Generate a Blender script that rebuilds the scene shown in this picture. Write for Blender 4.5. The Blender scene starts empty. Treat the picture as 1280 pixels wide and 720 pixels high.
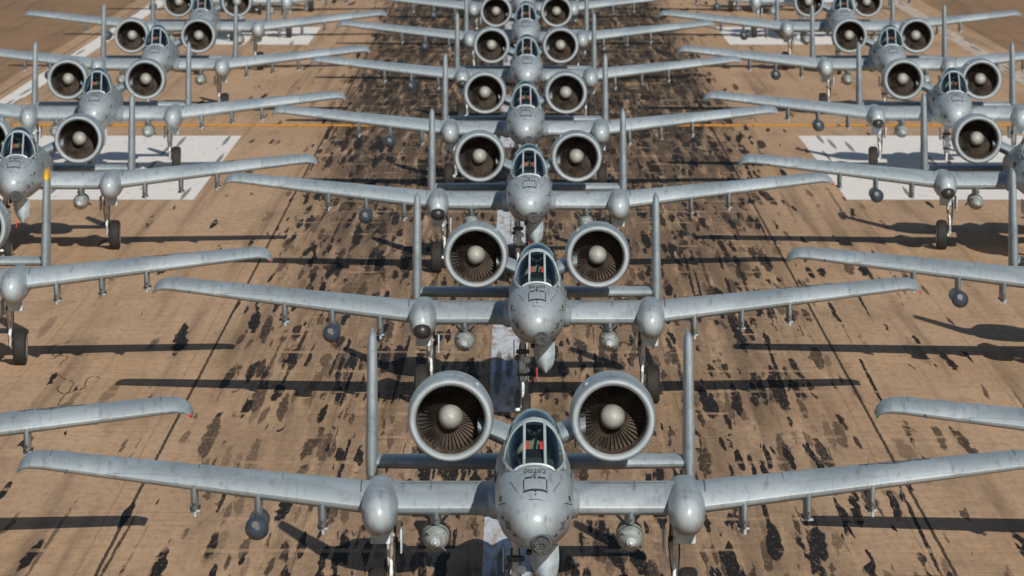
import bpy, math, random
from mathutils import Vector, Matrix
random.seed(7)
sc = bpy.context.scene
R = math.radians

# ---------------------------------------------------------------- materials
class NT:
    def __init__(s, name):
        s.m = bpy.data.materials.new(name); s.m.use_nodes = True
        s.t = s.m.node_tree; s.n = s.t.nodes; s.l = s.t.links
        s.b = s.n["Principled BSDF"]; s.out = s.n["Material Output"]
    def node(s, t, **k):
        nd = s.n.new(t)
        for a, v in k.items(): setattr(nd, a, v)
        return nd
    def put(s, v, sock):
        if isinstance(v, (int, float)): sock.default_value = v
        elif isinstance(v, (tuple, list)):
            sock.default_value = tuple(v) if len(v) == len(sock.default_value) else tuple(v) + (1,)
        else: s.l.new(v, sock)
    def math(s, op, a, b=0.0, c=0.0, clamp=False):
        nd = s.node('ShaderNodeMath', operation=op); nd.use_clamp = clamp
        s.put(a, nd.inputs[0]); s.put(b, nd.inputs[1]); s.put(c, nd.inputs[2]); return nd.outputs[0]
    def mix(s, f, a, b, mode='MIX'):
        nd = s.node('ShaderNodeMix', data_type='RGBA', blend_type=mode)
        s.put(f, nd.inputs[0]); s.put(a, nd.inputs[6]); s.put(b, nd.inputs[7]); return nd.outputs[2]
    def step(s, v, lo, hi, a=0.0, b=1.0):
        nd = s.node('ShaderNodeMapRange', interpolation_type='SMOOTHSTEP')
        s.put(v, nd.inputs[0]); s.put(lo, nd.inputs[1]); s.put(hi, nd.inputs[2]); s.put(a, nd.inputs[3]); s.put(b, nd.inputs[4])
        return nd.outputs[0]
    def coord(s): return s.node('ShaderNodeTexCoord').outputs['Object']
    def scale(s, v, sc_, loc=(0,0,0), rot=(0,0,0)):
        nd = s.node('ShaderNodeMapping'); s.l.new(v, nd.inputs[0])
        nd.inputs['Scale'].default_value = sc_; nd.inputs['Location'].default_value = loc
        nd.inputs['Rotation'].default_value = rot
        return nd.outputs[0]
    def noise(s, v, scl, det=4, rough=0.6, dist=0.0):
        nd = s.node('ShaderNodeTexNoise'); s.l.new(v, nd.inputs['Vector'])
        nd.inputs['Scale'].default_value = scl; nd.inputs['Detail'].default_value = det
        nd.inputs['Roughness'].default_value = rough; nd.inputs['Distortion'].default_value = dist
        return nd.outputs[0]
    def bump(s, h, st, dist=0.02):
        nd = s.node('ShaderNodeBump'); s.l.new(h, nd.inputs['Height'])
        nd.inputs['Strength'].default_value = st; nd.inputs['Distance'].default_value = dist
        s.l.new(nd.outputs[0], s.b.inputs['Normal'])

def simple(name, col, rough=0.5, metal=0.0, var=0.25, nscale=3.0):
    k = NT(name); c = k.coord()
    n = k.noise(c, nscale, 3)
    f = k.step(n, 0.3, 0.7)
    lo = tuple(x*(1-var) for x in col); hi = tuple(min(1, x*(1+var)) for x in col)
    k.put(k.mix(f, lo, hi), k.b.inputs['Base Color'])
    k.b.inputs['Roughness'].default_value = rough; k.b.inputs['Metallic'].default_value = metal
    return k.m

def aircraft_paint(name, c1, c2, rough=0.34):
    k = NT(name); c = k.coord()
    sep = k.node('ShaderNodeSeparateXYZ'); k.l.new(c, sep.inputs[0]); X, Y, Z = sep.outputs
    big = k.noise(c, 0.45, 1, 0.4)
    camo = k.step(big, 0.47, 0.53)
    col = k.mix(camo, c1, c2)
    mott = k.noise(c, 2.2, 5, 0.7)
    col = k.mix(k.step(mott, 0.48, 0.80, 0, 0.55), col, tuple(x*0.5 for x in c2), 'MIX')
    st = k.noise(k.scale(c, (7, 0.5, 4)), 1.3, 4, 0.65)
    col = k.mix(k.step(st, 0.50, 0.80, 0, 0.6), col, (0.065, 0.065, 0.065))
    def lines(v, period, off, w):
        a = k.math('FRACT', k.math('DIVIDE', k.math('ADD', v, off), period))
        d = k.math('ABSOLUTE', k.math('SUBTRACT', a, 0.5))
        return k.math('LESS_THAN', d, w/period/2)
    l = k.math('MAXIMUM', lines(X, 1.53, 0.22, 0.010), lines(Y, 0.87, 0.1, 0.014))
    l = k.math('MULTIPLY', l, k.step(big, 0.40, 0.55))
    col = k.mix(k.math('MULTIPLY', l, 0.4), col, (0.05, 0.055, 0.06))
    oi = k.node('ShaderNodeObjectInfo').outputs['Random']
    col = k.mix(k.math('MULTIPLY', oi, 0.18), col, (0.12, 0.135, 0.145))
    k.put(col, k.b.inputs['Base Color'])
    k.put(k.math('ADD', k.math('MULTIPLY', mott, 0.3), rough-0.15), k.b.inputs['Roughness'])
    k.b.inputs['Specular IOR Level'].default_value = 0.75
    return k.m

M = {}
M['paint'] = aircraft_paint('grey_aircraft_paint', (0.335, 0.40, 0.455), (0.262, 0.32, 0.37))
M['light'] = simple('pale_grey_paint', (0.36, 0.44, 0.51), 0.45)
M['store'] = simple('store_grey_paint', (0.33, 0.37, 0.38), 0.5, var=0.3, nscale=5)
M['white'] = simple('gear_white_paint', (0.6, 0.62, 0.63), 0.4, var=0.35, nscale=9)
M['dark'] = simple('dark_metal', (0.03, 0.032, 0.035), 0.4, 0.3)
M['pod'] = simple('dark_blue_grey_paint', (0.04, 0.058, 0.085), 0.35)
M['black'] = simple('black_rubber', (0.012, 0.011, 0.011), 0.8, nscale=10)
M['decal'] = simple('stencil_paint', (0.03, 0.034, 0.04), 0.6)
M['seam'] = simple('seam_grime', (0.09, 0.10, 0.11), 0.7)
M['hub'] = simple('wheel_hub_paint', (0.4, 0.42, 0.43), 0.4)
M['lip'] = simple('inlet_lip_metal', (0.37, 0.42, 0.46), 0.28, 0.1, var=0.1)
M['spin'] = simple('spinner_paint', (0.27, 0.275, 0.265), 0.5, 0.0, var=0.2)
M['seat'] = simple('seat_fabric', (0.10, 0.11, 0.105), 0.8)
M['tub'] = simple('cockpit_grey', (0.05, 0.056, 0.06), 0.7)
M['suit'] = simple('flight_suit', (0.13, 0.145, 0.10), 0.85)
M['helmet'] = simple('helmet_paint', (0.6, 0.6, 0.58), 0.35)
M['red'] = simple('red_cloth', (0.6, 0.03, 0.02), 0.6)
M['yellow'] = simple('yellow_band_paint', (0.65, 0.38, 0.04), 0.5)
M['green'] = simple('green_lamp', (0.02, 0.18, 0.10), 0.2)
k = NT('inlet_duct_stained'); c = k.coord()
n = k.noise(k.scale(c, (7, 0.8, 7)), 1.6, 4, 0.7)
k.put(k.mix(k.step(n, 0.35, 0.7), (0.045, 0.032, 0.024), (0.17, 0.128, 0.098)), k.b.inputs['Base Color'])
k.b.inputs['Roughness'].default_value = 0.55; M['duct'] = k.m
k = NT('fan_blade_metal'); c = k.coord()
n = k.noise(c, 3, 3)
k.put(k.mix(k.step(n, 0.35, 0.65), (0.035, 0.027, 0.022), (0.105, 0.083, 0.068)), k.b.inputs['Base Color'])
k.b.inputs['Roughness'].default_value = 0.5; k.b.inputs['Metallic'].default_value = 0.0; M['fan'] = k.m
k = NT('canopy_glass')
tr = k.node('ShaderNodeBsdfTransparent'); tr.inputs[0].default_value = (0.82, 0.93, 0.93, 1)
gl = k.node('ShaderNodeBsdfGlossy'); gl.inputs[0].default_value = (0.8, 0.95, 1, 1); gl.inputs['Roughness'].default_value = 0.06
fr = k.node('ShaderNodeFresnel'); fr.inputs[0].default_value = 1.5
f = k.math('ADD', k.math('MULTIPLY', fr.outputs[0], 1.0), 0.05, clamp=True)
ms = k.node('ShaderNodeMixShader'); k.l.new(f, ms.inputs[0]); k.l.new(tr.outputs[0], ms.inputs[1]); k.l.new(gl.outputs[0], ms.inputs[2])
k.l.new(ms.outputs[0], k.out.inputs[0]); M['glass'] = k.m

# ---------------------------------------------------------------- mesh helpers
class Part:
    def __init__(s, name, mats):
        s.name = name; s.mats = mats; s.v = []; s.f = []; s.mi = []
    def add(s, vs, fs, m=0):
        o = len(s.v); s.v += [tuple(p) for p in vs]
        for f in fs: s.f.append([i+o for i in f]); s.mi.append(m)
    def rings(s, rings, m=0, cap=True, closed=True):
        n = len(rings[0]); vs = [p for r in rings for p in r]; fs = []
        for i in range(len(rings)-1):
            for j in range(n if closed else n-1):
                a = i*n+j; b = i*n+(j+1) % n
                fs.append((a, b, b+n, a+n))
        if cap and closed:
            fs.append(tuple(range(n))[::-1]); fs.append(tuple(range((len(rings)-1)*n, len(rings)*n)))
        s.add(vs, fs, m)
    def loft(s, secs, m=0, n=32, cap=True):   # secs: (y,cx,cz,rx,rz,e)
        rr = []
        for (y, cx, cz, rx, rz, e) in secs:
            r = []
            for j in range(n):
                a = 2*math.pi*j/n; ca, sa = math.cos(a), math.sin(a)
                r.append((cx+rx*math.copysign(abs(ca)**(2/e), ca), y, cz+rz*math.copysign(abs(sa)**(2/e), sa)))
            rr.append(r)
        s.rings(rr, m, cap)
    def revolve(s, prof, cx, cz, m=0, n=40, cap=False):   # prof (y,r)
        s.rings([[(cx+r*math.cos(2*math.pi*j/n), y, cz+r*math.sin(2*math.pi*j/n)) for j in range(n)] for y, r in prof], m, cap)
    def tube(s, p0, p1, r0, r1=None, m=0, n=12):
        r1 = r0 if r1 is None else r1
        p0, p1 = Vector(p0), Vector(p1); d = (p1-p0).normalized()
        u = d.orthogonal().normalized(); w = d.cross(u)
        s.rings([[p+(u*math.cos(2*math.pi*j/n)+w*math.sin(2*math.pi*j/n))*r for j in range(n)] for p, r in ((p0, r0), (p1, r1))], m)
    def path(s, pts, r, m=0, n=8):
        for a, b in zip(pts[:-1], pts[1:]): s.tube(a, b, r, r, m, n)
    def box(s, c, d, m=0, ch=0.18):
        x, y, z = [q/2 for q in d]; b = min(x, y, z)*ch*2
        rr = []
        for (zz, ins) in ((-z, b), (-z+b, 0), (z-b, 0), (z, b)):
            X_, Y_ = x-ins, y-ins
            rr.append([(c[0]+px, c[1]+py, c[2]+zz) for px, py in
              ((X_-b, -Y_), (X_, -Y_+b), (X_, Y_-b), (X_-b, Y_), (-X_+b, Y_), (-X_, Y_-b), (-X_, -Y_+b), (-X_+b, -Y_))])
        s.rings(rr, m)
    def mesh(s, angle=35):
        me = bpy.data.meshes.new(s.name)
        me.from_pydata(s.v, [], s.f)
        for mt in s.mats: me.materials.append(M[mt])
        me.polygons.foreach_set('material_index', s.mi)
        me.polygons.foreach_set('use_smooth', [True]*len(s.f))
        me.update()
        import bmesh
        bm = bmesh.new(); bm.from_mesh(me); bmesh.ops.recalc_face_normals(bm, faces=bm.faces); bm.to_mesh(me); bm.free()
        try: me.set_sharp_from_angle(angle=R(angle))
        except Exception as e: print(e)
        return me

def airfoil(N=14, t=0.14, camb=0.03):
    up, lo = [], []
    for i in range(N+1):
        x = (1-math.cos(math.pi*i/N))/2
        yt = 5*t*(0.2969*math.sqrt(x)-0.126*x-0.3516*x*x+0.2843*x**3-0.1036*x**4)
        p = 0.45
        yc = camb/p**2*(2*p*x-x*x) if x < p else camb/(1-p)**2*((1-2*p)+2*p*x-x*x)
        up.append((x, yc+yt)); lo.append((x, yc-yt))
    return up[::-1]+lo[1:]

def interp(tab, y):
    if y <= tab[0][0]: return tab[0][1:]
    for a, b in zip(tab[:-1], tab[1:]):
        if y <= b[0]:
            t = (y-a[0])/(b[0]-a[0]); return tuple(p+(q-p)*t for p, q in zip(a[1:], b[1:]))
    return tab[-1][1:]

# fuselage table y, zbot, ztop, halfwidth, exponent
FUS = [(0.0, 2.30, 2.44, 0.07, 2.0), (0.04, 2.20, 2.54, 0.17, 2.0), (0.12, 2.11, 2.63, 0.26, 2.05), (0.28, 2.01, 2.74, 0.355, 2.1),
       (0.5, 1.94, 2.84, 0.43, 2.15), (0.85, 1.87, 2.94, 0.51, 2.2), (1.3, 1.83, 3.03, 0.575, 2.25), (1.8, 1.8, 3.10, 0.62, 2.3),
       (2.4, 1.8, 3.16, 0.645, 2.35), (3.4, 1.8, 3.18, 0.655, 2.4), (5.0, 1.8, 3.19, 0.655, 2.5), (6.5, 1.8, 3.17, 0.655, 2.5),
       (8.5, 1.8, 3.1, 0.64, 2.4), (10.5, 1.83, 3.0, 0.59, 2.3), (12.5, 1.9, 2.8, 0.50, 2.2), (14.2, 1.98, 2.6, 0.37, 2.1),
       (15.5, 2.08, 2.42, 0.22, 2), (16.1, 2.17, 2.32, 0.08, 2)]
def fus_top(x, y):
    zb, zt, hw, e = interp(FUS, y)
    q = min(0.999, abs(x)/hw)
    return (zb+zt)/2+(zt-zb)/2*(1-q**e)**(1/e)
def fus_side(sgn, y, z):
    zb, zt, hw, e = interp(FUS, y)
    q = min(0.999, abs(z-(zb+zt)/2)/((zt-zb)/2))
    return sgn*hw*(1-q**e)**(1/e)

# wing table x, yLE, chord, z, t
WING = [(0.0, 6.0, 3.05, 2.05, 0.165), (2.62, 6.0, 3.05, 2.05, 0.165), (2.9, 6.02, 3.0, 2.075, 0.160), (8.35, 6.52, 2.08, 2.715, 0.135),
        (8.6, 6.58, 1.98, 2.725, 0.125), (8.74, 6.68, 1.85, 2.70, 0.11), (8.84, 6.85, 1.6, 2.63, 0.08), (8.88, 7.1, 1.25, 2.54, 0.05)]
def wing_top(x, y, camb=0.035):
    yle, ch, z, t = interp(WING, abs(x))
    u = min(1, max(0, (y-yle)/ch)); p = 0.45
    yt = 5*t*(0.2969*math.sqrt(u)-0.126*u-0.3516*u*u+0.2843*u**3-0.1036*u**4)
    yc = camb/p**2*(2*p*u-u*u) if u < p else camb/(1-p)**2*((1-2*p)+2*p*u-u*u)
    return z+(yc+yt)*ch
def wing_bot(x, u=0.3):
    yle, ch, z, t = interp(WING, abs(x)); return z+(0.03-t*0.5)*ch

PARTS = []   # (child name, mesh)
def done(p, angle=35): PARTS.append((p.name, p.mesh(angle)))

# --- fuselage
p = Part('fuselage', ['paint', 'decal', 'dark', 'seam'])
p.loft([(y, 0, (zb+zt)/2, hw, (zt-zb)/2, e) for y, zb, zt, hw, e in FUS], 0, 48)
p.loft([(4.75, 0, 3.1, 0.42, 0.6, 2.0), (5.3, 0, 3.08, 0.46, 0.54, 2.1), (6.2, 0, 3.05, 0.46, 0.40, 2.2), (7.6, 0, 3.0, 0.43, 0.26, 2.2), (9.5, 0, 2.95, 0.36, 0.15, 2), (11, 0, 2.85, 0.2, 0.1, 2)], 0, 28)
for s in (-1, 1):
    p.loft([(5.3, s*0.56, 2.1, 0.03, 0.05, 2), (5.7, s*0.62, 2.08, 0.14, 0.2, 2), (6.3, s*0.64, 2.1, 0.2, 0.27, 2.2), (8.4, s*0.62, 2.12, 0.2, 0.25, 2.2), (9.8, s*0.55, 2.12, 0.12, 0.12, 2)], 0, 20)
p.loft([(6.6, 0, 3.35, .012, .1, 2), (6.7, 0, 3.48, .02, .2, 2), (6.95, 0, 3.45, .012, .16, 2)], 0, 10)
p.loft([(1.15, 0.0, 2.98, .01, .05, 2), (1.2, 0.0, 3.03, .016, .1, 2), (1.36, 0.0, 3.02, .01, .06, 2)], 2, 10)
for s in (-1, 1):
    p.tube((s*0.50, 0.95, 2.62), (s*0.60, 0.72, 2.62), .012, .008, 2, 6)
    p.box((s*0.655, 4.3, 2.75), (0.03, 0.5, 0.16), 3)
p.tube((-.1, 0.75, 1.86), (-.1, 0.78, 1.80), .05, .045, 2)
p.box((0.0, 5.5, 1.77), (0.35, 1.0, 0.1), 0)
def drape_strip(part, pts, w, surf, m, off=0.004):
    for a, b in zip(pts[:-1], pts[1:]):
        dx, dy = b[0]-a[0], b[1]-a[1]; L = math.hypot(dx, dy); nx, ny = -dy/L*w/2, dx/L*w/2
        n = max(1, int(L/0.08)); r = []
        for i in range(n+1):
            x, y = a[0]+dx*i/n, a[1]+dy*i/n
            r.append([(x+nx, y+ny, surf(x+nx, y+ny)+off), (x, y, surf(x, y)+off), (x-nx, y-ny, surf(x-nx, y-ny)+off)])
        part.rings(r, m, False, False)
def fs(x, y): return fus_top(x, y)
drape_strip(p, [(-.2, .62), (.2, .62)], .09, fs, 1)
drape_strip(p, [(-.19, .70), (-.19, 1.2)], .02, fs, 1)
drape_strip(p, [(.19, .70), (.19, 1.2)], .02, fs, 1)
drape_strip(p, [(-.17, 1.25), (-.05, 1.25)], .10, fs, 1)
drape_strip(p, [(.05, 1.25), (.17, 1.25)], .10, fs, 1)
drape_strip(p, [(0, .42), (0, .58)], .03, fs, 1)
drape_strip(p, [(-.11, .30), (.11, .30)], .02, fs, 1)
for s in (-1, 1):
    drape_strip(p, [(s*.30, .75), (s*.42, 1.5)], .012, fs, 3)
    drape_strip(p, [(s*.1, 1.9), (s*.36, 2.0)], .03, fs, 3)
    # small sensor windows and vents on the nose cheeks
    for (yy_, zz_, L_, H_) in ((.36, 2.12, .10, .05), (.95, 2.35, .16, .05), (1.4, 2.6, .2, .09)):
        q_ = [(fus_side(s, yy_+a, zz_+b)+s*.006, yy_+a-.004, zz_+b) for a, b in ((0, 0), (L_, 0), (L_, H_), (0, H_))]
        p.add(q_, [(0, 1, 2, 3)], 1)
done(p)

# --- gun
p = Part('nose_cannon', ['dark', 'seam', 'light'])
gx, gz = 0.1, 2.03
p.revolve([(0.6, .19), (0.15, .185), (0.05, .17), (0.02, .15), (0.06, .12)], gx, gz, 1, 24, True)
p.revolve([(0.3, .13), (-0.18, .13), (-0.2, .12), (-0.2, .02)], gx, gz, 0, 24, True)
for i in range(7):
    a = 2*math.pi*i/7
    cx, cz = gx+.09*math.cos(a), gz+.09*math.sin(a)
    p.revolve([(-.1, .034), (-.34, .034), (-.345, .030), (-.345, .02), (-.25, .016)], cx, cz, 1, 12, False)
    p.revolve([(-.30, .019), (-.30, .001)], cx, cz, 0, 12, False)
p.revolve([(-.24, .142), (-.29, .142)], gx, gz, 0, 24, True)
done(p)

# --- wings
p = Part('wings', ['paint', 'decal', 'seam', 'light', 'red', 'green'])
fullw = [(-x, a, b, c_, d) for x, a, b, c_, d in WING[::-1]]+WING[1:]
rr = []
for x, yle, ch, z, t in fullw:
    rr.append([(x, yle+u*ch, z+w*ch) for u, w in airfoil(16, t, 0.035)])
p.rings(rr, 0, True, True)
for s in (-1, 1):
    ws = wing_top
    drape_strip(p, [(s*2.95, 6.3), (s*2.95, 8.98)], .022, ws, 2)
    drape_strip(p, [(s*5.75, 6.9), (s*5.75, 8.72)], .018, ws, 2)
    drape_strip(p, [(s*.85, 8.1), (s*2.6, 8.1)], .05, ws, 2)
    drape_strip(p, [(s*2.95, 8.1), (s*8.3, 8.02)], .05, ws, 2)
    drape_strip(p, [(s*1.75, 6.4), (s*1.75, 8.0)], .012, ws, 2)
    drape_strip(p, [(s*.95, 6.9), (s*2.3, 6.9)], .04, ws, 2)
    drape_strip(p, [(s*8.3, 6.8), (s*8.3, 8.55)], .014, ws, 2)
    drape_strip(p, [(s*4.3, 6.6), (s*4.3, 8.0)], .010, ws, 2)
    p.loft([(6.8, s*8.84, 2.6, .012, .012, 2), (6.86, s*8.85, 2.6, .03, .022, 2), (7.05, s*8.87, 2.6, .03, .022, 2), (7.12, s*8.87, 2.6, .02, .02, 2)], 4 if s > 0 else 5, 10)
cx, cy = 6.25, 7.35
def dp(x, y): return (x, y, wing_top(x, y)+.005)
N = 32; ro, ri = .30, .255
o1 = [dp(cx+ro*math.cos(2*math.pi*i/N), cy+ro*math.sin(2*math.pi*i/N)*1.1) for i in range(N)]
o2 = [dp(cx+ri*math.cos(2*math.pi*i/N), cy+ri*math.sin(2*math.pi*i/N)*1.1) for i in range(N)]
p.rings([o1, o2], 1, False)
st = []
for i in range(10):
    rad = .235 if i % 2 == 0 else .095; a = math.pi/2+2*math.pi*i/10
    st.append(dp(cx+rad*math.cos(a), cy-rad*math.sin(a)*1.1))
p.add([dp(cx, cy)]+st, [(0, i+1, (i+1) % 10+1) for i in range(10)], 1)
for s in (-1, 1):
    drape_strip(p, [(cx+s*.33, cy-.14), (cx+s*.62, cy-.14)], .05, wing_top, 1, .005)
    drape_strip(p, [(cx+s*.33, cy+.14), (cx+s*.62, cy+.14)], .05, wing_top, 1, .005)
    drape_strip(p, [(cx+s*.33, cy), (cx+s*.62, cy)], .06, wing_top, 1, .005)
p.tube((-8.0, 6.55, 2.66), (-8.0, 5.85, 2.64), .018, .01, 2, 8)
done(p, 40)

# --- gear pods
p = Part('gear_pods', ['paint', 'seam', 'dark'])
for s in (-1, 1):
    X0 = s*2.62
    p.loft([(4.52, X0, 2.05, .03, .04, 2), (4.55, X0, 2.05, .11, .14, 2), (4.63, X0, 2.05, .19, .24, 2.05), (4.8, X0, 2.04, .25, .32, 2.15), (5.1, X0, 2.04, .295, .375, 2.3),
            (5.6, X0, 2.04, .315, .40, 2.4), (6.8, X0, 2.04, .32, .41, 2.4), (8.2, X0, 2.04, .30, .38, 2.3), (9.2, X0, 2.05, .22, .26, 2.1), (10.0, X0, 2.1, .05, .06, 2)], 0, 36)
    p.loft([(5.2, X0, 2.04, .301, .381, 2.3), (5.215, X0, 2.04, .302, .382, 2.3)], 1, 36, False)
done(p)

# --- tail
p = Part('tail_unit', ['paint', 'seam', 'decal'])
rr = []
for x, yle, ch in ((-2.87, 13.35, 1.75), (-2.8, 13.3, 1.8), (-.3, 13.1, 2.1), (.3, 13.1, 2.1), (2.8, 13.3, 1.8), (2.87, 13.35, 1.75)):
    rr.append([(x, yle+u*ch, 2.14+w*ch) for u, w in airfoil(12, .13, 0)])
p.rings(rr, 0)
for s in (-1, 1):
    rr = []
    for z, yle, ch, t in ((1.72, 13.5, 1.5, .04), (1.76, 13.3, 1.9, .09), (1.95, 13.05, 2.3, .1), (2.3, 13.05, 2.35, .1), (4.2, 13.75, 1.6, .11), (4.38, 13.85, 1.45, .10), (4.44, 13.98, 1.25, .07), (4.47, 14.15, 1.0, .04)):
        rr.append([(s*2.87+w*ch, yle+u*ch, z) for u, w in airfoil(12, t, 0)])
    p.rings(rr, 0)
done(p, 40)

# --- engines
p = Part('engine_nacelles', ['paint', 'lip', 'duct', 'fan', 'spin', 'dark', 'seam'])
for s in (-1, 1):
    ex, ez = s*1.43, 3.25
    p.revolve([(9.46, .722), (9.55, .738), (9.75, .752), (10.1, .762), (10.7, .765), (11.4, .735), (12.1, .66), (12.8, .56), (13.25, .5), (13.25, .47), (12.7, .45)], ex, ez, 0, 48)
    p.revolve([(9.62, .602), (9.53, .612), (9.46, .628), (9.41, .652), (9.395, .675), (9.41, .70), (9.46, .722)], ex, ez, 1, 48)
    p.revolve([(10.6, .59), (10.3, .585), (9.9, .59), (9.62, .602)], ex, ez, 2, 48)
    p.revolve([(9.80, .756), (9.815, .757)], ex, ez, 6, 48)
    p.revolve([(10.50, .0), (10.50, .59)], ex, ez, 5, 40)
    p.revolve([(9.90, .0), (9.905, .05), (9.925, .10), (9.98, .155), (10.08, .20), (10.22, .22), (10.48, .23)], ex, ez, 4, 32)
    nb = 44
    for i in range(nb):
        a = 2*math.pi*i/nb
        vs = []
        for r, yo, tw in ((.225, 10.3, .15), (.40, 10.32, .14), (.580, 10.34, .13)):
            for sg in (-1, 1):
                da = sg*tw*.36/r*.55
                vs.append((ex+r*math.cos(a+da), yo+sg*.045, ez+r*math.sin(a+da)))
        p.add(vs, [(0, 1, 3, 2), (2, 3, 5, 4)], 3)
    rr = []
    for x, z, yle, ch, t in ((.25, 2.78, 9.7, 3.3, .12), (.55, 2.93, 9.75, 3.1, .12), (.95, 3.10, 9.85, 2.8, .12)):
        rr.append([(s*x, yle+u*ch, z+w*ch) for u, w in airfoil(10, t, 0)])
    p.rings(rr, 0)
    p.box((s*.98, 10.1, 3.94-.1), (.1, .3, .1), 0)
done(p, 40)

# --- canopy
CAN = [(2.05, 3.13, .32), (2.2, 3.24, .385), (2.45, 3.45, .45), (2.75, 3.70, .49), (3.0, 3.84, .51), (3.4, 3.93, .52), (3.9, 3.94, .52), (4.4, 3.86, .50), (4.9, 3.71, .46)]
ZB = 3.0; CE = 2.15
def canp(y, a, off=0.0):
    zt, hw = interp(CAN, y); ca, sa = math.cos(a), math.sin(a)
    return ((hw+off)*math.copysign(abs(ca)**(2/CE), ca), y, ZB+(zt-ZB+off)*abs(sa)**(2/CE))
p = Part('canopy_glass', ['glass'])
ys = [2.05, 2.12, 2.2, 2.32, 2.45, 2.6, 2.75, 2.88, 3.0, 3.2, 3.4, 3.65, 3.9, 4.15, 4.4, 4.65, 4.9]
p.rings([[canp(y, math.pi*j/28) for j in range(29)] for y in ys], 0, False, False)
done(p, 80)
p = Part('canopy_frame', ['paint', 'dark'])
def band(y0, y1, m, off=.012, a0=0, a1=math.pi):
    p.rings([[canp(y, a0+(a1-a0)*j/28, o) for j in range(29)] for y, o in ((y0, .001), (y0, off), (y1, off), (y1, .001))], m, False, False)
band(2.93, 3.03, 0, .018); band(4.80, 4.92, 0, .02)
for s in (-1, 1):
    pts = []
    for i in range(9):
        y = 2.1+(2.99-2.1)*i/8; zt, hw = interp(CAN, y)
        tx = .165+.01*(1-i/8); ca = (tx/hw)**(CE/2); pts.append(canp(y, math.acos(min(1, ca)) if s > 0 else math.pi-math.acos(min(1, ca)), .004))
    p.path(pts, .026, 0, 8)
    pts = [canp(y, .16 if s > 0 else math.pi-.16, .006) for y in ys]
    p.path(pts, .03, 0, 8)
p.path([canp(2.08, math.pi*(.1+.8*j/16), .01) for j in range(17)], .025, 0, 8)
for xx in (-.22, .22):
    p.box((xx, 3.12, 3.74), (.10, .02, .04), 1)
done(p)
p = Part('cockpit_interior', ['seat', 'dark', 'tub', 'seam'])
p.loft([(2.1, 0, 3.02, .24, .13, 2), (2.5, 0, 3.05, .37, .2, 2.2), (3.0, 0, 3.05, .42, .17, 2.4), (4.0, 0, 3.05, .43, .16, 2.4), (4.75, 0, 3.05, .38, .3, 2.4)], 2, 24)
p.loft([(2.45, 0, 3.12, .22, .12, 2), (2.6, 0, 3.14, .27, .17, 2.3), (2.95, 0, 3.14, .30, .2, 2.4)], 1, 20)
p.box((0, 3.98, 3.35), (.42, .2, .55), 0); p.box((0, 3.93, 3.70), (.26, .18, .16), 3); p.box((-.17, 3.93, 3.5), (.05, .16, .5), 3); p.box((.17, 3.93, 3.5), (.05, .16, .5), 3)
done(p)

# pilot
def skinned(name, verts, edges, radii, mat, sub=1):
    me = bpy.data.meshes.new(name+'_tmp'); me.from_pydata(verts, edges, [])
    ob = bpy.data.objects.new(name+'_tmp', me); sc.collection.objects.link(ob)
    sk = ob.modifiers.new('s', 'SKIN'); ob.modifiers.new('d', 'SUBSURF').levels = sub
    for i, r in enumerate(radii): me.skin_vertices[0].data[i].radius = (r, r) if isinstance(r, (int, float)) else r
    me.skin_vertices[0].data[0].use_root = True
    dg = bpy.context.evaluated_depsgraph_get()
    out = bpy.data.meshes.new_from_object(ob.evaluated_get(dg)); bpy.data.objects.remove(ob)
    out.name = name; out.materials.clear(); out.materials.append(mat)
    for q in out.polygons: q.use_smooth = True
    return out
try:
    V = [(0, 3.68, 3.02), (0, 3.64, 3.16), (0, 3.62, 3.30), (0, 3.60, 3.41), (0, 3.57, 3.5),
         (.17, 3.62, 3.35), (.25, 3.52, 3.22), (.2, 3.28, 3.18), (.14, 3.12, 3.24), (-.17, 3.62, 3.35), (-.25, 3.52, 3.22), (-.2, 3.28, 3.18), (-.14, 3.12, 3.24),
         (.11, 3.4, 3.05), (-.11, 3.4, 3.05)]
    E = [(0, 1), (1, 2), (2, 3), (3, 4), (2, 5), (5, 6), (6, 7), (7, 8), (2, 9), (9, 10), (10, 11), (11, 12), (0, 13), (0, 14)]
    Rr = [.15, .16, .15, .06, .06, .075, .06, .05, .04, .075, .06, .05, .04, .09, .09]
    body = skinned('pilot_body', V, E, Rr, M['suit'])
    PARTS.append(('pilot_body', body))
except Exception as e: print('PILOT', e)
p = Part('pilot_helmet', ['helmet', 'dark', 'black', 'red'])
HZ = .05; HY = -.1
p.loft([(y+HY, 0, z+HZ, a, b, e) for y, z, a, b, e in ((3.50, 3.585, .03, .04, 2), (3.52, 3.59, .08, .09, 2), (3.57, 3.595, .115, .125, 2), (3.65, 3.60, .13, .14, 2), (3.73, 3.60, .115, .12, 2), (3.78, 3.6, .06, .06, 2), (3.79, 3.6, .01, .01, 2))], 0, 20)
p.loft([(y+HY, 0, 3.61+HZ, a, b, 2.4) for y, a, b in ((3.485, .05, .025), (3.50, .09, .045), (3.55, .118, .055), (3.62, .134, .05))], 1, 20)
p.loft([(y+HY, 0, z+HZ, a, b, 2) for y, z, a, b in ((3.44, 3.515, .03, .035), (3.47, 3.52, .045, .05), (3.55, 3.53, .07, .06))], 2, 14)
p.box((.12, 3.40, 3.36), (.06, .04, .14), 3); p.box((-.12, 3.40, 3.36), (.06, .04, .14), 3); p.box((0, 3.46, 3.745+HZ), (.13, .06, .04), 3)
done(p)

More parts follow.
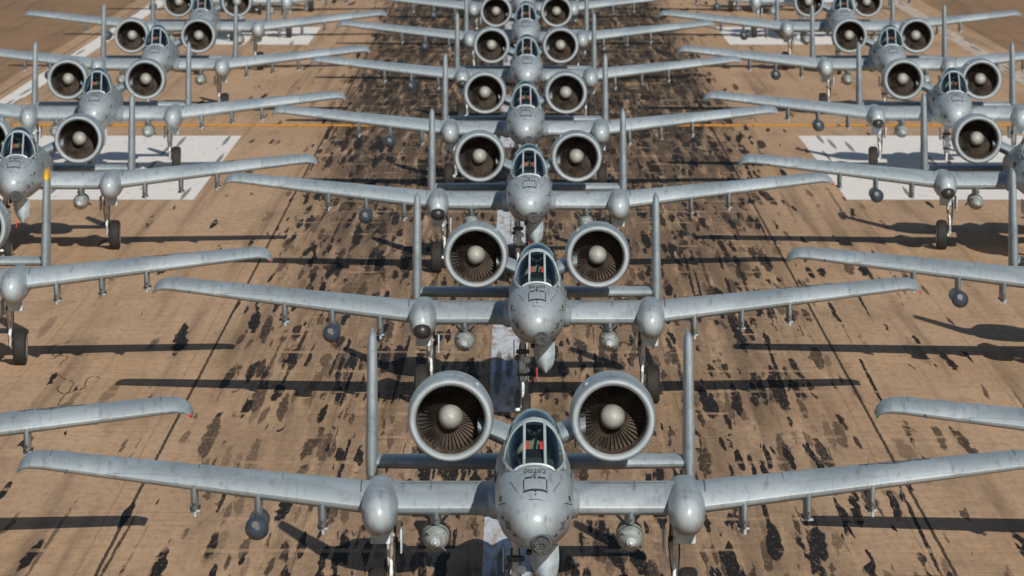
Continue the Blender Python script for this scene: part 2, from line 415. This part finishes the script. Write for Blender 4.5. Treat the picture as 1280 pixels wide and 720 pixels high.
# --- landing gear
p = Part('main_landing_gear', ['white', 'black', 'hub', 'light', 'dark'])
def wheel(cx, cy, r, w, hubm=2):
    prof = [(-w*.35, .0), (-w*.38, r*.5), (-w*.5, r*.58), (-w*.5, r*.85), (-w*.36, r*.97), (-w*.1, r), (w*.1, r), (w*.36, r*.97), (w*.5, r*.85), (w*.5, r*.58), (w*.38, r*.5), (w*.35, 0)]
    n = 32
    rings = [[(cx+a, cy+rad*math.cos(2*math.pi*j/n), r+rad*math.sin(2*math.pi*j/n)) for j in range(n)] for a, rad in prof]
    p.rings(rings[2:10], 1, False); p.rings(rings[:3], hubm, True); p.rings(rings[9:], hubm, True)
    for sg in (-1, 1):
        for j in range(8):
            a = 2*math.pi*j/8
            p.tube((cx+sg*w*.36, cy+r*.34*math.cos(a), r+r*.34*math.sin(a)), (cx+sg*w*.39, cy+r*.34*math.cos(a), r+r*.34*math.sin(a)), r*.07, None, 4, 8)
for s in (-1, 1):
    X0 = s*2.44
    p.tube((X0, 7.05, 1.75), (X0, 7.1, .95), .085, .08, 0); p.tube((X0, 7.1, .98), (X0, 7.12, .5), .055, .055, 3)
    p.tube((X0, 7.12, .46), (s*2.68, 7.12, .46), .05, .05, 0)
    p.tube((X0, 6.98, 1.05), (X0, 6.82, .8), .03, .03, 0); p.tube((X0, 6.82, .8), (X0, 7.05, .5), .03, .03, 0)
    p.tube((X0, 6.2, 1.72), (X0, 7.02, 1.1), .04, .035, 0)
    p.path([(X0+.07, 6.95, 1.7), (X0+.09, 6.93, 1.2), (X0+.06, 6.95, .7)], .014, 4, 6)
    p.path([(X0-.07, 6.95, 1.7), (X0-.1, 6.93, 1.3), (X0-.02, 6.9, .6)], .012, 4, 6)
    p.box((X0, 6.98, 1.42), (.22, .1, .09), 4)
    p.box((s*2.26, 6.9, 1.45), (.03, 1.3, .42), 3)
    p.box((s*2.62, 6.35, 1.55), (.34, .03, .3), 3)
    wheel(s*2.68, 7.12, .46, .32)
done(p)
p = Part('nose_landing_gear', ['white', 'black', 'hub', 'light', 'dark', 'red'])
X0 = -.32
p.tube((X0, 1.9, 1.9), (X0, 1.85, .95), .075, .07, 0); p.tube((X0, 1.85, .97), (X0, 1.82, .4), .045, .045, 3)
p.tube((X0-.16, 1.82, .31), (X0+.02, 1.82, .31), .04, .04, 0)
p.tube((X0, 1.8, 1.0), (X0, 1.62, .8), .025, .025, 0); p.tube((X0, 1.62, .8), (X0, 1.78, .45), .025, .025, 0)
p.tube((X0, 2.7, 1.85), (X0, 1.9, 1.15), .035, .035, 0)
for dz, rr_ in ((1.45, .075), (1.22, .06)):
    p.revolve([(1.62, rr_*.3), (1.62, rr_), (1.70, rr_), (1.76, rr_*.5)], X0+.1, dz, 3, 18, True)
p.tube((X0-.12, 1.7, 1.5), (X0-.12, 1.76, 1.5), .06, .06, 4)
p.box((X0, 1.76, 1.1), (.26, .06, .06), 4); p.box((X0, 1.78, 1.62), (.3, .1, .1), 4)
p.path([(X0-.06, 1.75, 1.8), (X0-.12, 1.72, 1.3), (X0-.05, 1.74, .8)], .018, 4, 6)
p.path([(X0+.06, 1.75, 1.8), (X0+.10, 1.70, 1.0), (X0+.03, 1.74, .5)], .014, 4, 6)
wheel(X0+.08, 1.82, .33, .2)
rr = []
for i in range(9):
    t = i/8; z = 1.86-.72*t; w = .25*math.sqrt(max(.02, 1-t**2.6))
    r = []
    for j in range(9):
        u = -1+2*j/8; r.append((.14+w*u+.06*t, 1.55+.35*(u*u)*.6+.35*t, z))
    rr.append(r)
p.rings(rr, 3, False, False)
rr2 = [[(a, b+.03, c_) for a, b, c_ in r] for r in rr]; p.rings(rr2, 3, False, False)
p.box((X0-.2, 2.3, 1.6), (.025, 1.0, .42), 3)
p.box((.0, 2.0, 1.12), (.02, .02, .25), 5)
done(p)

# --- pylons and stores
p = Part('wing_pylons', ['paint', 'dark', 'store', 'red', 'white'])
for s in (-1, 1):
    for x, h, y0, L in ((1.67, .18, 6.1, 2.2), (3.62, .36, 6.15, 1.7), (4.72, .36, 6.25, 1.6), (5.82, .36, 6.35, 1.5)):
        X0 = s*x; zt = wing_bot(x)+.1; zb = wing_bot(x)-h+.02
        rr = []
        for z, yy, ch in ((zt, y0-.1, L+.1), (zb+.06, y0+.08, L), (zb, y0+.18, L-.15)):
            rr.append([(X0+w*ch*.72, yy+u*ch, z) for u, w in airfoil(10, .12, 0)])
        p.rings(rr, 0)
        p.box((X0, y0+.8, zb-.02), (.17, .5, .05), 1); p.box((X0, y0+.35, zb-.035), (.2, .07, .05), 0)
        p.tube((X0, y0+.16, zb+.1), (X0, y0+.05, zb+.1), .035, .03, 1, 8)
        if x in (5.82, 3.62):
            p.box((X0+.02, y0+.25, zb-.08), (.05, .2, .1), 0)
done(p)
p = Part('underwing_stores', ['store', 'dark', 'light', 'pod'])
for s in (-1, 1):
    X0 = s*1.67; z = 1.50
    p.revolve([(5.55, .02), (5.58, .07), (5.7, .12), (5.9, .17), (6.2, .215), (6.6, .235), (7.2, .235), (7.8, .2), (8.4, .12), (8.7, .08)], X0, z, 0, 28, True)
    p.revolve([(5.5, .03), (5.62, .07)], X0, z, 2, 14, True)
    p.revolve([(6.25, .2225), (6.30, .2275)], X0, z, 1, 28)
    for i in range(4):
        a = math.pi/4+i*math.pi/2; ca, sa = math.cos(a), math.sin(a)
        for o in (-.008, .008):
            ox, oz = -sa*o, ca*o
            p.add([(X0+.08*ca+ox, 7.9, z+.08*sa+oz), (X0+.3*ca+ox, 8.25, z+.3*sa+oz), (X0+.3*ca+ox, 8.7, z+.3*sa+oz), (X0+.08*ca+ox, 8.7, z+.08*sa+oz)], [(0, 1, 2, 3)], 0)
        p.add([(X0+.14*ca, 5.78, z+.14*sa), (X0+.26*ca, 5.9, z+.26*sa), (X0+.26*ca, 6.0, z+.26*sa), (X0+.17*ca, 6.02, z+.17*sa)], [(0, 1, 2, 3)], 0)
    p.box((X0, 6.9, 1.76), (.08, .8, .12), 0)
X0, z = -4.72, 1.72
p.revolve([(5.55, .01), (5.56, .06), (5.60, .12), (5.68, .175), (5.8, .205), (5.95, .205), (6.02, .19), (6.05, .17), (6.3, .18), (7.5, .18), (7.9, .15), (8.0, .1)], X0, z, 3, 28, True)
p.tube((X0-.02, 5.575, z+.08), (X0-.02, 5.545, z+.085), .07, .065, 1, 16)
p.box((X0, 6.9, 1.93), (.1, .8, .12), 3)
done(p)

p = Part('pod_sensor', ['dark', 'black'])
p.revolve([(4.42, .02), (4.43, .08), (4.48, .14), (4.6, .19), (4.8, .21)], -2.62, 1.88, 0, 24, True); SENSOR = p.mesh()
p = Part('fin_bands', ['yellow'])
for s in (-1, 1):
    rr = []
    for z, yle, ch, t in ((4.22, 13.74, 1.62, .12), (4.385, 13.83, 1.48, .11), (4.45, 13.96, 1.28, .08), (4.48, 14.13, 1.02, .05)):
        rr.append([(s*2.87+w*ch, yle+u*ch, z) for u, w in airfoil(12, t, 0)])
    p.rings(rr, 0)
BAND = p.mesh()

def text_mesh(txt):
    cu = bpy.data.curves.new('t', 'FONT'); cu.body = txt; cu.align_x = 'CENTER'; cu.size = 1.0; cu.resolution_u = 2
    ob = bpy.data.objects.new('t', cu); sc.collection.objects.link(ob)
    me = bpy.data.meshes.new_from_object(ob.evaluated_get(bpy.context.evaluated_depsgraph_get()))
    bpy.data.objects.remove(ob); return me
def number_mesh(full, short):
    P_ = Part('nose_number', ['decal'])
    t = text_mesh(full)
    P_.add([(v.co.x*.155, 1.55+v.co.y*.42, fus_top(v.co.x*.155, 1.55+v.co.y*.42)+.006) for v in t.vertices], [tuple(f.vertices) for f in t.polygons])
    t = text_mesh(short)
    for s in (-1, 1):
        vs = []
        for v in t.vertices:
            y = .62+s*v.co.x*.24; z = 2.22+v.co.y*.2
            vs.append((fus_side(s, y, z)+s*.006, y-.006, z))
        P_.add(vs, [tuple(f.vertices) for f in t.polygons])
    return P_.mesh()
NUMS = [number_mesh('00202', '202'), number_mesh('80209', '209'), number_mesh('79117', '117'), number_mesh('81964', '964')]

# ---------------------------------------------------------------- camera model
W = 1280; F = 9500.0; TH = math.atan(648/F); HC = 14.65
cam = bpy.data.cameras.new('camera'); co = bpy.data.objects.new('camera', cam); sc.collection.objects.link(co); sc.camera = co
cam.sensor_width = 36; cam.lens = F/W*36; cam.clip_start = 1; cam.clip_end = 20000
co.location = (0, 0, HC); co.rotation_euler = (math.pi/2-TH, 0, 5/F)
cam.dof.use_dof = True; cam.dof.focus_distance = 150; cam.dof.aperture_fstop = 4.0

def place(inv, x, idx, yaw=0, sensor=False, band=False):
    zc = F*inv; Y = (zc-11.9*math.sin(TH))/math.cos(TH)-6.6
    e = bpy.data.objects.new('attack_aircraft', None); sc.collection.objects.link(e)
    e.empty_display_size = 2
    e.location = (x, Y, 0); e.rotation_euler = (0, 0, R(yaw))
    lst = list(PARTS)+[('nose_number', NUMS[idx % 4])]
    if sensor: lst.append(('pod_sensor', SENSOR))
    if band: lst.append(('fin_bands', BAND))
    for nm, me in lst:
        o = bpy.data.objects.new(nm, me); sc.collection.objects.link(o); o.parent = e
CEN = [.01374, .01845, .02326, .02793, .03279, .03745, .0422, .0469]
SID = [.01491, .01964, .02439, .02916, .0340, .0390, .0437, .0484]
CX = [.32, .47, .38, .33, .45, .45, .4, .4]
for i in range(8):
    place(CEN[i], CX[i], i, [.25, -.1, .15, 0, .2, -.2, .1, 0][i], i in (1, 2, 4))
for i in range(8):
    place(SID[i], [-14.92, -14.93, -14.93, -15.05, -15.1, -15.15, -15.1, -15.1][i], i+1, [.2, -.3, .1, .3, -.2, .1, 0, 0][i], i in (2, 4), i == 1)
for i in range(8):
    place(SID[i], [15.6, 15.6, 15.68, 15.75, 15.75, 15.8, 15.7, 15.7][i], i+2, [-.2, .2, -.1, .2, 0, -.2, 0, 0][i], i in (2, 3))

# ---------------------------------------------------------------- ground
def sheet(name, x0, x1, y0, y1, z, mat):
    me = bpy.data.meshes.new(name); me.from_pydata([(x0, y0, z), (x1, y0, z), (x1, y1, z), (x0, y1, z)], [], [(0, 1, 2, 3)])
    me.materials.append(mat); o = bpy.data.objects.new(name, me); sc.collection.objects.link(o); return o

k = NT('desert_soil'); c = k.coord()
a = k.noise(c, .03, 5); b = k.noise(c, .8, 6, .7)
col = k.mix(k.step(a, .35, .65), (.34, .20, .10), (.44, .28, .15))
col = k.mix(k.step(b, .5, .7, 0, .5), col, (.17, .11, .06))
k.put(col, k.b.inputs['Base Color']); k.b.inputs['Roughness'].default_value = .95; k.bump(b, .5, .1)
sheet('desert_ground', -4000, 4000, -3000, 6000, 0, k.m)

def runway_mat(name, base_a, base_b, rubber=True):
    k = NT(name); c = k.coord()
    sep = k.node('ShaderNodeSeparateXYZ'); k.l.new(c, sep.inputs[0]); X, Y, Z = sep.outputs
    col = k.mix(k.step(k.noise(k.scale(c, (.25, .05, 1)), 1, 4, .65), .3, .7), base_a, base_b)
    col = k.mix(k.step(k.noise(k.scale(c, (5, .8, 1)), 1.3, 5, .75), .42, .72, 0, .5), col, (.24, .15, .09))
    sx = k.math('FLOOR', k.math('DIVIDE', k.math('ADD', X, .2), 3.92)); sy = k.math('FLOOR', k.math('DIVIDE', Y, 6.1))
    cv = k.node('ShaderNodeCombineXYZ'); k.l.new(sx, cv.inputs[0]); k.l.new(sy, cv.inputs[1])
    wn = k.node('ShaderNodeTexWhiteNoise', noise_dimensions='2D'); k.l.new(cv.outputs[0], wn.inputs['Vector'])
    col = k.mix(k.math('MULTIPLY', wn.outputs[0], .06), col, (.22, .15, .095))
    gr = k.noise(k.scale(c, (.5, 2.6, 1)), 1, 4, .75)
    col = k.mix(k.step(gr, .45, .72, 0, .32), col, (.20, .125, .072))
    sm = k.noise(k.scale(c, (1.5, .018, 1)), 1, 3, .6)
    col = k.mix(k.step(sm, .48, .76, 0, .55), col, (.12, .083, .056))
    blot = k.noise(k.scale(c, (.6, .09, 1)), 1, 4, .6)
    col = k.mix(k.step(blot, .52, .75, 0, .4), col, (.17, .115, .075))
    def joint(v, period, off, w):
        a = k.math('FRACT', k.math('DIVIDE', k.math('ADD', v, off), period))
        return k.math('LESS_THAN', k.math('ABSOLUTE', k.math('SUBTRACT', a, .5)), w/period/2)
    wob = k.math('MULTIPLY', k.math('SUBTRACT', k.noise(c, 1.2, 2), .5), .05)
    Xw = k.math('ADD', X, wob)
    j = k.math('MULTIPLY', joint(Xw, 3.92, 3.92/2+.2, .03), .3)
    j = k.math('MAXIMUM', j, k.math('MULTIPLY', joint(Xw, 15.68, 7.84+7.66, .07), .9))
    j = k.math('MAXIMUM', j, k.math('MULTIPLY', joint(k.math('ADD', Y, wob), 6.1, 0, .08), .2))
    col = k.mix(j, col, (.035, .026, .02))
    if rubber:
        ax = k.math('ABSOLUTE', k.math('SUBTRACT', X, .6))
        far = k.step(Y, 140, 350)
        core = k.math('SUBTRACT', 1, k.step(ax, k.math('ADD', 3.4, k.math('MULTIPLY', far, 4.0)), 9.2))
        outer = k.math('SUBTRACT', 1, k.step(ax, 6.0, 16))
        patch = k.noise(k.scale(c, (.9, .06, 1)), 1, 3, .65)
        dens = k.math('ADD', k.math('MULTIPLY', core, k.math('ADD', .52, k.math('MULTIPLY', far, .42))), k.math('MULTIPLY', outer, .075))
        dens = k.math('MULTIPLY', dens, k.step(patch, .36, .62, .28, 1.55))
        edge = k.node('ShaderNodeTexNoise'); k.l.new(k.scale(c, (8, .7, 1)), edge.inputs['Vector']); edge.inputs['Scale'].default_value = 1; edge.inputs['Detail'].default_value = 3
        dv = k.node('ShaderNodeVectorMath', operation='SUBTRACT'); k.l.new(edge.outputs['Color'], dv.inputs[0]); dv.inputs[1].default_value = (.5, .5, .5)
        tot = 0.0
        grain = k.noise(k.scale(c, (16, 1.4, 1)), 1, 4, .75)
        for (cw, cl, rad, mult, sh, off) in ((.36, 12.0, .35, .95, .006, 3), (.27, 8.0, .36, .9, -.012, 11), (.55, 17., .30, .75, .014, 1.7), (.21, 6.0, .38, .9, .002, 5.1), (.17, 34., .28, .6, -.006, 8.3), (.42, 9., .33, .8, -.020, 15.3)):
            Xs = k.math('ADD', k.math('DIVIDE', k.math('ADD', X, k.math('MULTIPLY', Y, sh)), cw), off)
            Ys = k.math('ADD', k.math('DIVIDE', Y, cl), off*1.37)
            cb = k.node('ShaderNodeCombineXYZ'); k.l.new(Xs, cb.inputs[0]); k.l.new(Ys, cb.inputs[1])
            rv = k.node('ShaderNodeVectorMath', operation='MULTIPLY_ADD'); k.l.new(dv.outputs[0], rv.inputs[0]); rv.inputs[1].default_value = (.55, .34, 0); k.l.new(cb.outputs[0], rv.inputs[2])
            vo = k.node('ShaderNodeTexVoronoi', voronoi_dimensions='2D'); k.l.new(rv.outputs[0], vo.inputs['Vector']); vo.inputs['Scale'].default_value = 1
            vo.inputs['Randomness'].default_value = 1.0
            s_ = k.node('ShaderNodeSeparateColor'); k.l.new(vo.outputs['Color'], s_.inputs[0])
            rr_ = k.math('MULTIPLY', k.math('ADD', .35, k.math('MULTIPLY', s_.outputs[1], 1.15)), rad)
            msk = k.math('SUBTRACT', 1, k.step(vo.outputs['Distance'], k.math('SUBTRACT', rr_, .12), rr_))
            on = k.math('LESS_THAN', s_.outputs[0], k.math('MULTIPLY', dens, mult))
            stg = k.math('MULTIPLY', k.math('MULTIPLY', msk, on), k.math('ADD', .35, k.math('MULTIPLY', s_.outputs[2], .95)))
            tot = k.math('MAXIMUM', tot, stg)
        film = k.math('MULTIPLY', k.math('MULTIPLY', core, k.math('ADD', .34, k.math('MULTIPLY', far, .62))), k.step(k.noise(k.scale(c, (2.6, .07, 1)), 1, 5, .7), .32, .54))
        tot = k.math('MAXIMUM', tot, film)
        tot = k.math('MULTIPLY', tot, k.step(grain, .28, .52, .45, 1.0), clamp=True)
        jy = k.math('MULTIPLY', joint(k.math('ADD', Y, k.math('MULTIPLY', wob, 8)), 6.1, 1.2, .7), k.step(k.noise(k.scale(c, (1.2, .3, 1)), 1, 3), .48, .58))
        tot = k.math('MULTIPLY', tot, k.math('SUBTRACT', 1, k.math('MULTIPLY', jy, .6)), clamp=True)
        col = k.mix(tot, col, (.012, .0095, .009))
    k.put(col, k.b.inputs['Base Color']); k.b.inputs['Roughness'].default_value = .9
    k.b.inputs['Specular IOR Level'].default_value = .2
    return k
kr = runway_mat('runway_concrete', (.60, .415, .27), (.49, .33, .208))
sheet('runway', -22.9-1.2, 24.5+1.2, -300, 1600, .008, kr.m)
ks = runway_mat('shoulder_concrete', (.36, .23, .135), (.28, .175, .105), False)
sheet('runway_shoulder', -34, 36, -320, 1620, .004, ks.m)

def paint_mat(name, colr, wear=.5, rub=.5):
    k = NT(name); c = k.coord()
    n = k.noise(k.scale(c, (4, .4, 1)), 1, 6, .75)
    col = k.mix(k.step(n, wear, wear+.2), colr, (.38, .26, .18))
    v = k.node('ShaderNodeTexVoronoi', voronoi_dimensions='2D'); k.l.new(k.scale(c, (3.4, .07, 1)), v.inputs['Vector']); v.inputs['Scale'].default_value = 1
    s_ = k.node('ShaderNodeSeparateColor'); k.l.new(v.outputs['Color'], s_.inputs[0])
    m = k.math('MULTIPLY', k.math('SUBTRACT', 1, k.step(v.outputs['Distance'], .2, .36)), k.math('LESS_THAN', s_.outputs[0], rub))
    col = k.mix(k.math('MULTIPLY', m, .75), col, (.05, .04, .035))
    k.put(col, k.b.inputs['Base Color']); k.b.inputs['Roughness'].default_value = .75
    return k.m
wp = paint_mat('worn_white_paint', (.86, .84, .82), .55, .14)
we = paint_mat('worn_edge_paint', (.62, .56, .48), .44, .15)
wc = paint_mat('worn_centreline_paint', (.60, .68, .77), .44, .6)
yp = paint_mat('worn_yellow_paint', (.80, .34, .015), .58, .25)
def gy(y, h=0):
    return ((F*HC/math.cos(TH)/(y+288))-HC*math.sin(TH))/math.cos(TH)
Ya, Yb = gy(250), gy(170)
for x0, x1 in ((-20.0, -11.0), (11.3, 20.3)):
    sheet('aiming_point_marking', x0, x1, Ya, Yb, .012, wp)
Ya, Yb = gy(56), gy(34)
for x0 in (-17.6, -14.2, 11.4, 14.8):
    sheet('touchdown_zone_marking', x0, x0+3.1, Ya, Yb, .012, wp)
for i in range(-2, 16):
    y0 = 112+i*61
    sheet('centreline_marking', -.62, .30, y0, y0+36.6, .012, wc)
sheet('runway_edge_marking', -22.9, -22.0, -300, 1600, .012, wp)
sheet('runway_edge_marking', 23.6, 24.5, -300, 1600, .012, we)
yy = gy(157)
sheet('arresting_cable_marking', -22, 23.6, yy-.9, yy+.9, .016, yp)

me = Part('crack_sealant', ['black'])
for q in range(5):
    x, y = -9.6-q*.45+random.uniform(-.4, .4), gy(530-q*24)
    pts = [(x, y)]; a = random.uniform(0, 6)
    for i in range(26):
        a += random.uniform(-.9, .9); pts.append((pts[-1][0]+.07*math.cos(a), pts[-1][1]+.45*math.sin(a)+.05))
    z = .012+.002*q
    for (u, w) in zip(pts[:-1], pts[1:]):
        me.add([(u[0]-.012, u[1], z), (u[0]+.012, u[1], z), (w[0]+.012, w[1], z), (w[0]-.012, w[1], z)], [(0, 1, 2, 3)])
o = bpy.data.objects.new('crack_sealant', me.mesh()); sc.collection.objects.link(o)

# ---------------------------------------------------------------- light
EL, AZ = R(25), R(12)
d = Vector((math.sin(AZ)*math.cos(EL), -math.cos(AZ)*math.cos(EL), math.sin(EL)))
su = bpy.data.lights.new('sun', 'SUN'); su.energy = 5.0; su.angle = R(.45); su.color = (1, .93, .82)
so = bpy.data.objects.new('sun', su); sc.collection.objects.link(so); so.rotation_euler = d.to_track_quat('Z', 'Y').to_euler(); so.location = d*200
w = bpy.data.worlds.new('World'); sc.world = w; w.use_nodes = True
sky = w.node_tree.nodes.new('ShaderNodeTexSky'); sky.sky_type = 'NISHITA'; sky.sun_disc = False
sky.sun_elevation = EL; sky.sun_rotation = math.pi-AZ
bg = w.node_tree.nodes['Background']; bg.inputs[1].default_value = .05
w.node_tree.links.new(sky.outputs[0], bg.inputs[0])
sc.view_settings.view_transform = 'Standard'; sc.view_settings.look = 'None'; sc.view_settings.exposure = 0
